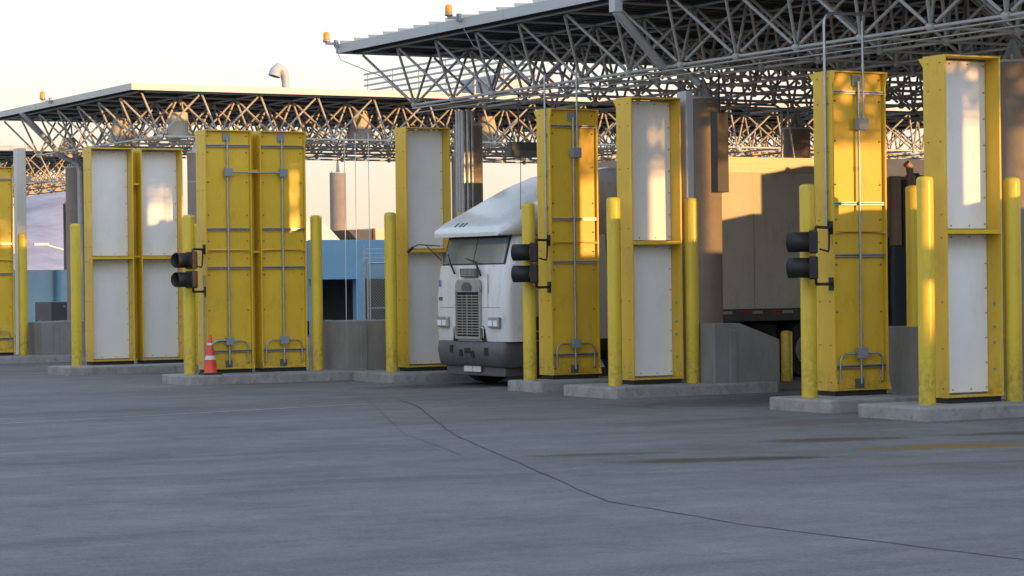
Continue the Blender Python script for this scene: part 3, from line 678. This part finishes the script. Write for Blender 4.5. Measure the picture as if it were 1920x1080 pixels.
# windscreen panes follow the sloped upper cab
def sl_x(z): return .09+(z-2.108)/(2.6-2.108)*.13
def pane(y0, y1, z0, z1, name, mt, off=.012, th=.02):
    q = MB(); v = []
    for z in (z0, z1):
        x = sl_x(z)-off
        for y in (y0, y1): v += [(x, y, z), (x+th, y, z)]
    q.add(v, [(0, 2, 6, 4), (1, 5, 7, 3), (0, 4, 5, 1), (2, 3, 7, 6), (4, 6, 7, 5), (0, 1, 3, 2)]); return q.build(name, mt, tr)
pane(-1.04, 1.04, 2.10, 2.60, 'windscreen_surround', M['black'], .008, .03)
pane(-1.0, -.015, 2.135, 2.565, 'windscreen_pane', M['glass'], .016, .012); pane(.015, 1.0, 2.135, 2.565, 'windscreen_pane', M['glass'], .016, .012)
# wraparound corner glass on the far side
for s in (-1, 1):
    w = MB()
    w.tube([(.02, s*-.55 if s > 0 else .55, 2.02), (.045, s*.02+(-.32 if s > 0 else .34), 2.15)], .012, 6)
for (a, b_, c_) in (((-.02, -.42, 1.93), (-.005, -.22, 2.16), (.05, .16, 2.22)), ((-.02, .46, 1.97), (.0, .62, 2.12), (.04, .78, 2.30))):
    w = MB(); w.tube([a, b_], .02, 6); w.tube([b_, c_], .011, 6); w.build('wiper', M['black'], tr)
# grille
gr = MB(); gr.box(-.055, .0, -.39, .39, .83, .88); gr.box(-.055, .0, -.41, -.385, .83, 1.70); gr.box(-.055, .0, .385, .41, .83, 1.70)
gr.prism([(-.41, 1.64), (.41, 1.64), (.41, 1.76), (.35, 1.86), (-.35, 1.86), (-.41, 1.76)], 'x', -.05, .0)
gr.build('grille_frame', M['steel'], tr, bevel=.01)
gr = MB(); gr.box(-.012, .0, -.385, .385, .88, 1.64); gr.build('grille_recess', M['dark'], tr)
gr = MB()
z = .915
while z < 1.60: gr.box(-.05, -.012, -.385, .385, z, z+.017); z += .047
gr.box(-.056, -.05, -.012, .012, .9, 1.6); gr.box(-.056, -.05, -.17, -.16, .9, 1.6); gr.box(-.056, -.05, .16, .17, .9, 1.6)
gr.build('grille_slats', M['steel'], tr)
gr = MB(); gr.prism([(-.15, 1.67), (.15, 1.67), (.17, 1.74), (.10, 1.80), (0, 1.815), (-.10, 1.80), (-.17, 1.74)], 'x', -.062, -.05); gr.build('badge', M['bumper'], tr)
gr = MB(); gr.prism([(-.27, 1.90), (.25, 1.90), (.28, 2.05), (-.28, 2.05)], 'x', -.03, .01); gr.build('intake_frame', M['bumper'], tr, bevel=.01)
gr = MB()
for z in (1.925, 1.955, 1.985, 2.015): gr.box(-.036, -.03, -.22, .22, z, z+.012)
for y in (-.08, .08): gr.box(-.0365, -.030, y, y+.01, 1.91, 2.04)
gr.build('intake_slats', M['steel'], tr)
# panel seam and tow hooks
for bx in ((-1.0, -.36, 1.375, 1.383), (.36, 1.0, 1.375, 1.383), (-.62, -.614, 1.384, 1.95)): gr = MB(); gr.box(-.003, .01, *bx); gr.build('body_seam', M['bumper'], tr)
for s in (-1, 1):
    gr = MB(); gr.prism([(s*.42, .79), (s*.55, .79), (s*.52, 1.0), (s*.47, 1.06), (s*.43, 1.06)], 'x', -.012, .002); gr.build('hook_recess', M['dark'], tr)
    gr = MB(); gr.tube(path([(-.03, s*.45, .86), (-.05, s*.45, 1.04), (-.03, s*.50, 1.04), (-.03, s*.50, .86)], .03), .012, 6); gr.build('tow_hook', M['chrome'], tr)
    hl = MB(); hl.box(-.07, .0, s*.86-.19, s*.86+.15, 1.03, 1.22); hob = hl.build('headlamp_bezel', M['galv'], tr, bevel=.02)
    for k in (-1, 1):
        hl = MB(); hl.prism([(s*.86-.02+k*.08-.062, 1.06), (s*.86-.02+k*.08+.062, 1.06), (s*.86-.02+k*.08+.062, 1.16), (s*.86-.02+k*.08-.062, 1.16)], 'x', -.082, -.068); hl.build('headlamp', M['lens'], tr, bevel=.01)
gr = MB(); gr.box(-.006, .005, .92, 1.04, 1.50, 1.56); gr.build('badge', M['bumper'], tr)
gr = MB(); gr.box(-.006, .005, 1.00, 1.04, 1.74, 1.86); gr.build('sticker', M['bluemark'], tr)
# bumper
gr = MB(); gr.loft([rrect(.06, .9, 1.06, .36, .13), rrect(-.02, .9, 1.09, .41, .13), rrect(-.05, .9, 1.12, .64, .13), rrect(-.03, .9, 1.12, .78, .13), rrect(.0, .9, 1.11, .795, .13)]); gr.build('bumper', M['bumper'], tr)
for (y, z, w_, h_) in ((.23, .60, .05, .07), (0, .64, .09, .05), (-.16, .58, .05, .07), (-.62, .63, .06, .08), (.55, .66, .05, .08)): gr = MB(); gr.box(-.06, -.03, y-w_, y+w_, z-h_*.8, z+h_*.8); gr.build('bumper_slot', M['dark'], tr)
gr = MB(); gr.box(.1, .5, -.98, .98, .20, .37); gr.build('air_dam', M['bumper'], tr, bevel=.02)
gr = MB(); gr.box(.05, .065, .02, .30, .27, .41); gr.build('licence_plate', M['whitewall'], tr, bevel=.004)
gr = MB(); gr.box(.05, .065, -.26, 0, .27, .41); gr.build('licence_plate', M['whitewall'], tr, bevel=.004)
# near side: door, window, handle, steps, lamps
dr = MB(); dr.prism([(.42, 1.16), (.36, 1.30), (.36, 2.12), (.47, 2.58), (1.55, 2.58), (1.55, 1.1), (.52, 1.1)], 'y', -1.222, -1.17); door = dr.build('door', M['truckside'], tr, bevel=.01)
dr = MB(); dr.prism([(.46, 2.10), (.56, 2.52), (1.46, 2.52), (1.46, 2.06)], 'y', -1.232, -1.223); dr.build('door_window', M['glass'], door)
dr = MB(); dr.tube([(1.40, -1.24, 1.78), (1.28, -1.24, 1.78)], .015, 8); dr.build('handle', M['chrome'], door)
gr = MB(); gr.box(.50, 1.30, -1.23, -1.19, .98, 1.22+.0); gr.box(.50, 1.30, -1.228, -1.19, .82, .95); gr.build('step_recess', M['dark'], tr)
gr = MB(); gr.box(.38, .48, -1.25, -1.19, 1.07, 1.16); gr.build('side_marker_lamp', M['redamber'], tr, bevel=.015)
gr = MB(); gr.tube([(.62, -1.25, 1.95), (.62, -1.34, 1.97), (.62, -1.34, 2.55), (.62, -1.2, 2.6)], .015, 6); gr.box(.58, .64, -1.42, -1.30, 2.0, 2.45); gr.build('side_mirror', M['black'], tr)
gr = MB(); gr.tube([(.1, 1.15, 2.46), (-.2, 1.42, 2.49), (-.26, 1.52, 2.44)], .011, 6); gr.tube([(.12, 1.15, 2.2), (-.1, 1.30, 2.47)], .009, 6); gr.tube([(-.26, 1.50, 2.44), (-.31, 1.60, 2.36)], .028, 8); gr.build('side_mirror', M['black'], tr)
gr = MB(); gr.tube([(.5, -.9, 2.9), (.52, -.9, 4.2)], .006, 5); gr.build('aerial', M['black'], tr)
# wheels and chassis
def wheel(parent, x, y, r=.5, w=.3):
    q = MB(); q.tube([(x, y-w/2, r+GZ), (x, y-w/2+.04, r+GZ), (x, y+w/2-.04, r+GZ), (x, y+w/2, r+GZ)], r, 30)
    wo = q.build('wheel', M['rubber'], parent); q = MB(); s = -1 if y < 0 else 1
    q.tube([(x, y+s*(w/2-.01), r+GZ), (x, y+s*(w/2+.012), r+GZ)], r*.55, 24); q.tube([(x, y+s*(w/2), r+GZ), (x, y+s*(w/2+.06), r+GZ)], r*.2, 14); q.build('rim', M['steel'], wo)
for s in (-1, 1): wheel(tr, .98, s*1.0); wheel(tr, 4.0, s*.95, w=.5)
gr = MB(); gr.box(.5, 4.9, -.42, -.3, .6, .85); gr.box(.5, 4.9, .3, .42, .6, .85); gr.box(.55, 2.0, -1.1, 1.1, .5, .82); gr.tube([(1.75, -.95, .72), (2.9, -.95, .72)], .27, 20); gr.build('chassis', M['dark'], tr)
gr = MB(); gr.lathe([(.09, 0), (.11, .01), (.11, .03), (.085, .16), (.04, .18)], 18, c=(2.95, -.75, 3.80)); gr.build('roof_beacon', M['redamber'], tr)
# trailer
tl = thing('semi_trailer', (23.15, 37.0, 0), 'long dusty white box trailer behind the truck cab, sunlit in patches', 'trailer')
L = 4.75; hw = 1.25
m = MB(); m.box(0, L, -hw, hw, 1.28, 3.70); m.build('box_side', M['trailer'], tl)
m = MB(); m.box(-.02, L+.02, -hw-.02, hw+.02, 3.702, 3.98); m.box(-.03, L+.03, -hw-.03, hw+.03, 3.79, 3.80, 0); m.box(-.03, L+.03, -hw-.03, hw+.03, 3.87, 3.88); m.build('top_rail', M['trailrail'], tl)
m = MB()
x = .6
while x < L: m.box(x, x+.012, -hw-.006, -hw, 1.29, 3.69); x += 1.22
m.build('panel_seam', M['trailrail'], tl)
m = MB(); m.box(-.02, L+.02, -hw-.022, hw+.022, 1.06, 1.279); m.build('bottom_rail', M['wallgrey'], tl)
m = MB(); x = .12
while x < L:
    for z in (1.34, 1.42, 3.60, 3.66): m.tube([(x, -hw, z), (x, -hw-.006, z)], .008, 5)
    x += .15
m.build('rivet_rows', M['trailrail'], tl)
m = MB(); x = .2; i = 0
while x < L-.3: m.box(x, x+.22, -hw-.027, -hw-.0225, 1.19, 1.24, i % 2); x += .24 if i % 2 == 0 else .42; i += 1
m.build('reflective_tape', [M['redtape'], M['trailrail']], tl)
m = MB()
for x0 in (1.35, 1.5): m.box(x0, x0+.08, -.9, -.8, .12, 1.05)
m.box(1.2, 1.75, -1.0, -.7, GZ, .12); m.box(.3, L-.2, -.5, .5, .85, 1.05); m.build('landing_leg', M['dark'], tl)
for xx in (3.0, 4.2):
    for s in (-1, 1): wheel(tl, xx, s*.97, w=.5)
m = MB(); m.box(1.9, 2.4, -1.1, -.3, .45, 1.0); m.build('tool_box', M['dark'], tl)
m = MB(); m.tube([(.55, -hw-.015, 3.68), (.55, -hw-.015, 3.3), (.50, -hw-.015, 2.9), (.44, -hw-.015, 2.3)], .006, 5); m.build('loose_strap', M['bumper'], tl)
# second tractor behind the trailer, glimpsed between the two right pillars
t2 = thing('truck_tractor', (28.15, 37.0, 0), 'tan truck with upright stack glimpsed between the two rightmost pillars', 'truck')
m = MB(); m.loft([rrect(.0, 3.0, 1.15, .9, .1), rrect(.0, 3.0, 1.15, 2.55, .1)]); m.build('cab_body', M['bluegrey'], t2)
m = MB(); m.prism([(.75, 2.55), (3.0, 2.55), (3.0, 3.35), (.75, 3.72)], 'y', -1.1, 1.1); m.build('roof_fairing', M['tan'], t2, bevel=.05)
m = MB(); m.tube([(.42, -1.18, .9), (.42, -1.18, 3.70)], .095, 16); m.tube([(.42, -1.18, 3.70), (.40, -1.18, 3.86), (.33, -1.18, 3.92)], .07, 12); m.build('exhaust_stack', M['tan'], t2)
m = MB(); m.tube([(.1, -1.12, 2.4), (.1, -1.12, 3.68)], .12, 16); m.build('air_cleaner', M['tan'], t2)
m = MB(); m.box(.22, .3, -1.2, -1.05, 2.4, 3.62); m.box(.55, .62, -1.2, -1.1, 2.5, 3.74); m.build('grab_post', M['bumper'], t2)
m = MB(); m.box(.1, 2.8, -1.18, -1.1, .35, .9); m.build('side_skirt', M['dark'], t2)
for s in (-1, 1): wheel(t2, 1.2, s*.95); wheel(t2, 2.6, s*.95)
# ------------------------------------------------------------------ background
bb = thing('blue_building', (34.3, 75, 0), 'low blue stucco building with a dark open bay behind the fence', 'building')
m = MB(); m.box(0, 40, 0, .4, 1.93, 3.27); m.box(0, 40, .4, 3.4, 3.0, 3.25); m.box(0, .4, .4, 3.4, GZ, 3.0); m.build('wall', M['blue'], bb)
m = MB(); m.box(0, 40, -1.2, 0.6, GZ, .52); m.build('loading_ledge', M['blue'], bb)
for x in (1.65, 8, 14): m = MB(); m.box(x, x+.26, -.02, .38, .52, 1.929); m.build('bay_post', M['blue'], bb)
m = MB(); m.box(0.4, 40, 3.0, 3.3, GZ, 3.0); m.build('rear_wall', M['wallgrey'], bb)
fn = thing('chain_link_fence', (35.0, 72.5, 0), 'chain link gate topped with barbed wire in front of the blue building', 'fence')
FX = .30
for x in (0, .12):
    m = MB(); m.tube([(x, 0, GZ), (x, 0, 2.55 if x else 3.05)], .035, 8); m.build('fence_post', M['galv'], fn)
m = MB(); m.tube([(.12, 0, 2.45), (4.5, 0, 2.45)], .028, 8); m.tube([(.12, 0, .95), (4.5, 0, .95)], .018, 8); m.build('fence_rail', M['galv'], fn)
m = MB(); m.add([(.12, 0, .2), (4.5, 0, .2), (4.5, 0, 2.44), (.12, 0, 2.44)], [(0, 1, 2, 3)]); m.build('chain_mesh', M['chain'], fn)
m = MB()
for z in (2.62, 2.77, 2.92):
    m.tube([(0, 0, z), (4.5, 0, z)], .009, 5)
    for k in range(30): m.tube([(k*.15, -.02, z-.025), (k*.15+.01, .02, z+.025)], .006, 4)
m.build('barbed_wire', M['truss'], fn)
def txt(s, size, x, y, z, parent, mt):
    c = bpy.data.curves.new('lettering', 'FONT'); c.body = s; c.size = size; c.extrude = .003; c.space_character = 1.35
    o = bpy.data.objects.new('tmp_text', c); S.collection.objects.link(o)
    dg = bpy.context.evaluated_depsgraph_get(); me = bpy.data.meshes.new_from_object(o.evaluated_get(dg)); bpy.data.objects.remove(o)
    me.materials.clear(); me.materials.append(mt)
    q = bpy.data.objects.new('lettering', me); S.collection.objects.link(q); q.parent = parent; q.location = (x, y, z); q.rotation_euler = (R(90), 0, 0); return q
ct = thing('parked_trailer', (43.0, 88, 0), 'cream freight trailer with small brown lettering parked beyond the blue building', 'trailer')
m = MB(); m.box(0, 9, 0, 2.5, 1.2, 3.98); m.build('box_side', M['cream'], ct, bevel=.03)
m = MB(); m.box(1.75, 1.77, -.012, -.001, 1.2, 3.9); m.box(3.6, 3.62, -.012, -.001, 1.2, 3.9); m.build('panel_seam', M['trailrail'], ct)
m = MB(); m.box(2.25, 2.65, -.012, -.001, 3.05, 3.4); m.build('white_placard', M['whitewall'], ct)
txt('RPS', .32, .55, -.012, 3.30, ct, M['text']); txt('LINER', .2, 2.1, -.012, 3.62, ct, M['text'])
m = MB(); m.box(.3, 8.7, .4, 2.1, .9, 1.19); m.build('chassis', M['dark'], ct)
for xx in (1.5, 2.7, 7.5):
    wheel(ct, xx, .3)
wt = thing('parked_trailer', (39.5, 88, 0), 'bright white trailer end with a grey fold-down flap beside the cream trailer', 'trailer')
m = MB(); m.prism([(0, 1.2), (3.0, 1.2), (3.0, 2.9), (2.1, 3.35), (1.3, 4.15), (0, 4.3)], 'y', 0, 2.4); m.build('box_side', M['whitewall'], wt)
m = MB(); m.prism([(2.15, 3.9), (3.2, 3.9), (3.2, 3.3), (2.75, 3.3)], 'y', -.3, 1.8); m.build('flap', M['wallgrey'], wt)
m = MB(); m.box(2.95, 3.15, -.32, 0, 1.2, 3.3); m.box(3.35, 3.42, -.1, 0, 1.2, 3.95); m.build('support_post', M['text'], wt)
for xx in (.8, 2.2): wheel(wt, xx, .3)
# far left background
lb = thing('pale_blue_building', (25.0, 88, 0), 'pale sunlit blue wall at the far left between the pillars', 'building')
m = MB(); m.box(0, 12, 0, .4, GZ, 2.42); m.build('wall', M['bluepale'], lb)
m = MB()
for x in (3.3, 4.7): m.tube([(x, -.1, .0), (x, -.1, 2.42)], .12, 10)
m.build('shadow_streak', M['blue'], lb)  # blue tubes stand in for shadow streaks on the sunlit wall
m = MB(); m.box(23.1, 25.05, 69, 70.5, GZ, 1.35)
for x in (23.5, 24.0, 24.5):
    for z in (.7, 1.22): m.tube([(x, 68.999, z), (x, 68.98, z)], .03, 8, 1)
tag(m.build('steel_skip', [M['sign'], M['galv']], bevel=.03), 'black studded steel skip in front of the pale blue wall', 'skip')
m = MB(); m.box(20.35, 20.75, 60.9, 61.1, GZ, 5.2); 
m = MB(); m.box(18.45, 18.69, 57.6, 57.84, GZ, 5.2); tag(m.build('square_post', M['whitewall'], bevel=.01), 'white square steel post behind the leftmost yellow pillar', 'post')
m = MB(); m.box(19.08, 19.14, 57.9, 57.98, .0, 1.0); tag(m.build('marker_post', M['blue']), 'short blue post behind the leftmost bollard', 'post', 'short blue marker posts')
m = MB(); m.box(19.62, 19.72, 42.3, 42.4, .0, 1.12); tag(m.build('marker_post', M['blue']), 'short blue post beside the weathered barrier below the blue building', 'post', 'short blue marker posts')
m = MB(); m.tube([(27.2, 78, GZ), (27.2, 78, 5.2)], .05, 8); tag(m.build('thin_pole', M['whitewall']), 'thin white pole at the far left', 'pole')
m = MB(); m.tube([(68.0, 190, GZ), (68.0, 190, 3.9)], .14, 8); m.tube([(68.0, 190, 3.8), (63.2, 190, 5.1)], .09, 8); m.box(62.2, 63.4, 189.8, 190.2, 5.05, 5.25)
tag(m.build('street_lamp', M['whitewall']), 'distant street lamp with a long arm before the hills', 'street lamp')
m = MB(); m.box(58.0, 61.0, 189.9, 190.1, 4.4, 8.2); m.tube([(60.8, 190, GZ), (60.8, 190, 4.4)], .12, 8)
tag(m.build('distant_sign', M['whitewall']), 'distant blank white sign board on a post', 'sign')
# dark wall added behind the lanes to keep the view under the trailer dark
m = MB(); m.box(25.6, 60, 46.5, 47, GZ, 3.0); tag(m.build('dark_backdrop', M['wallgrey']), 'low dark wall added to keep the view under the trailer dark', 'wall')
# ------------------------------------------------------------------ unseen blockers added towards the low sun to shape its shade
wh = thing('sunblocker', (0, -24, 0), 'long warehouse added out of view to shade the yard', 'building')  # block added out of view; its notch lets low sun reach the pillars
m = MB(); m.box(-30, 36.5, -20, 0, GZ-.1, 4.75); m.box(36.5, 40.3, -20, -.3, GZ-.1, 3.6); m.box(40.3, 95, -20, 0, GZ-.1, 4.75); m.build('wall', M['whitewall'], wh)
m = MB(); m.box(-30.3, 36.4, -20.3, .3, 4.751, 4.85); m.box(40.4, 95.3, -20.3, .3, 4.751, 4.85); m.build('roof', M['fascia'], wh)
def shade_trailer(x, y, L, label, z1=4.05):  # unseen trailers, added for the shade they cast
    t = thing('semi_trailer', (x, y, 0), label, 'trailer', 'unseen trailers added to cast shade')
    q = MB(); q.box(0, L, -1.25, 1.25, 1.1, z1); q.build('box_side', M['trailer'], t)
    q = MB(); q.box(.3, L-.3, -.5, .5, .7, 1.09); q.build('chassis', M['dark'], t)
    for xx in (1.0, L-1.0, L-2.2):
        for s in (-1, 1): wheel(t, xx, s*.97, w=.5)
shade_trailer(22.5, 20.6, 13, 'unseen low box trailer added to shade the middle pillars', 3.1)
shade_trailer(26.75, 9.6, 12, 'unseen box trailer added to shade the nearest pillar', 3.2)
m = MB()
for (xa, xb) in ((21.8, 24.95), (25.55, 26.05)): m.box(xa, xb, 9.4, 9.7, GZ, 3.2)
for (xa, xb) in ((24.951, 25.549), (26.051, 26.749)): m.box(xa, xb, 9.42, 9.68, 2.75, 3.19); m.box(xa, xb, 9.42, 9.68, GZ, 1.85)
tag(m.build('sun_gap_wall', M['fascia']), 'unseen grey wall added with two openings for low sun patches', 'wall')  # wall added out of view; its openings shape low sun patches
shade_trailer(28.1, 29.2, 12, 'unseen tall box trailer added to shade the side of the long trailer', 4.2)
m = MB(); m.box(27.0, 28.0, 28.2, 30.2, GZ, 3.35); m.box(27.8, 27.92, 30.0, 30.15, 3.35, 4.2); m.box(28.6, 28.75, 30.0, 30.3, 4.2, 4.4); tag(m.build('silhouette_cab', M['truckside'], bevel=.08), 'unseen truck cab shaped to cast its silhouette on the long trailer', 'truck')  # boxes out of view, shaped for their silhouette on the trailer
canopy('unseen canopy added towards the sun to shade the pillar tops', 20.23, 13.0, 7, 6, 1.533, 6.22, 5.19, -1, M['truss'], keep=0, r=.03)  # added out of view to darken the pillar tops
gt = thing('shade_gantry', (21, 12, 0), 'unseen steel gantry added to keep low sun off the trusses', 'gantry')  # beam added out of view to keep low sun off the trusses
m = MB(); m.box(0, 30, -.4, 0, 6.35, 8.2); m.build('beam', M['fascia'], gt, bevel=.02)
for x in (.2, 29.5): m = MB(); m.box(x, x+.3, -.35, -.05, GZ, 6.35); m.build('leg', M['fascia'], gt)
def shadow_post(x0, x1, tx, ty, l, h=5.1):  # unseen posts added to cut the sun into strips on the pillars
    k = .38*(ty-15); q = MB(); q.box(tx+x0+k, tx+x1+k, 14.9, 15.1, GZ, h); tag(q.build('shadow_post', M['fascia'], bevel=.01), l, 'post', 'unseen posts added to shape the sun strips')
for a in ((-.05, .60, 20.0, 24.3, 'unseen broad post added to shade the nearest white pillar'), (-.05, .56, 20.0, 31.9, 'unseen broad post added to shade the middle white pillar', 6.0),
          (-.2, .70, 20.0, 39.6, 'unseen tall broad post added to shade the white pillar behind the truck', 6.5)): shadow_post(*a)
m = MB(); m.box(41, 78, 52.5, 55, GZ, 5.0); tag(m.build('shade_shed', M['wallgrey'], bevel=.02), 'long dark shed added beyond the last lane to shade the blue building', 'shed')  # added to hold the blue building in shade
# ------------------------------------------------------------------ render settings
S.render.engine = 'CYCLES'
S.cycles.max_bounces = 6; S.cycles.diffuse_bounces = 3; S.cycles.glossy_bounces = 3; S.cycles.transparent_max_bounces = 8
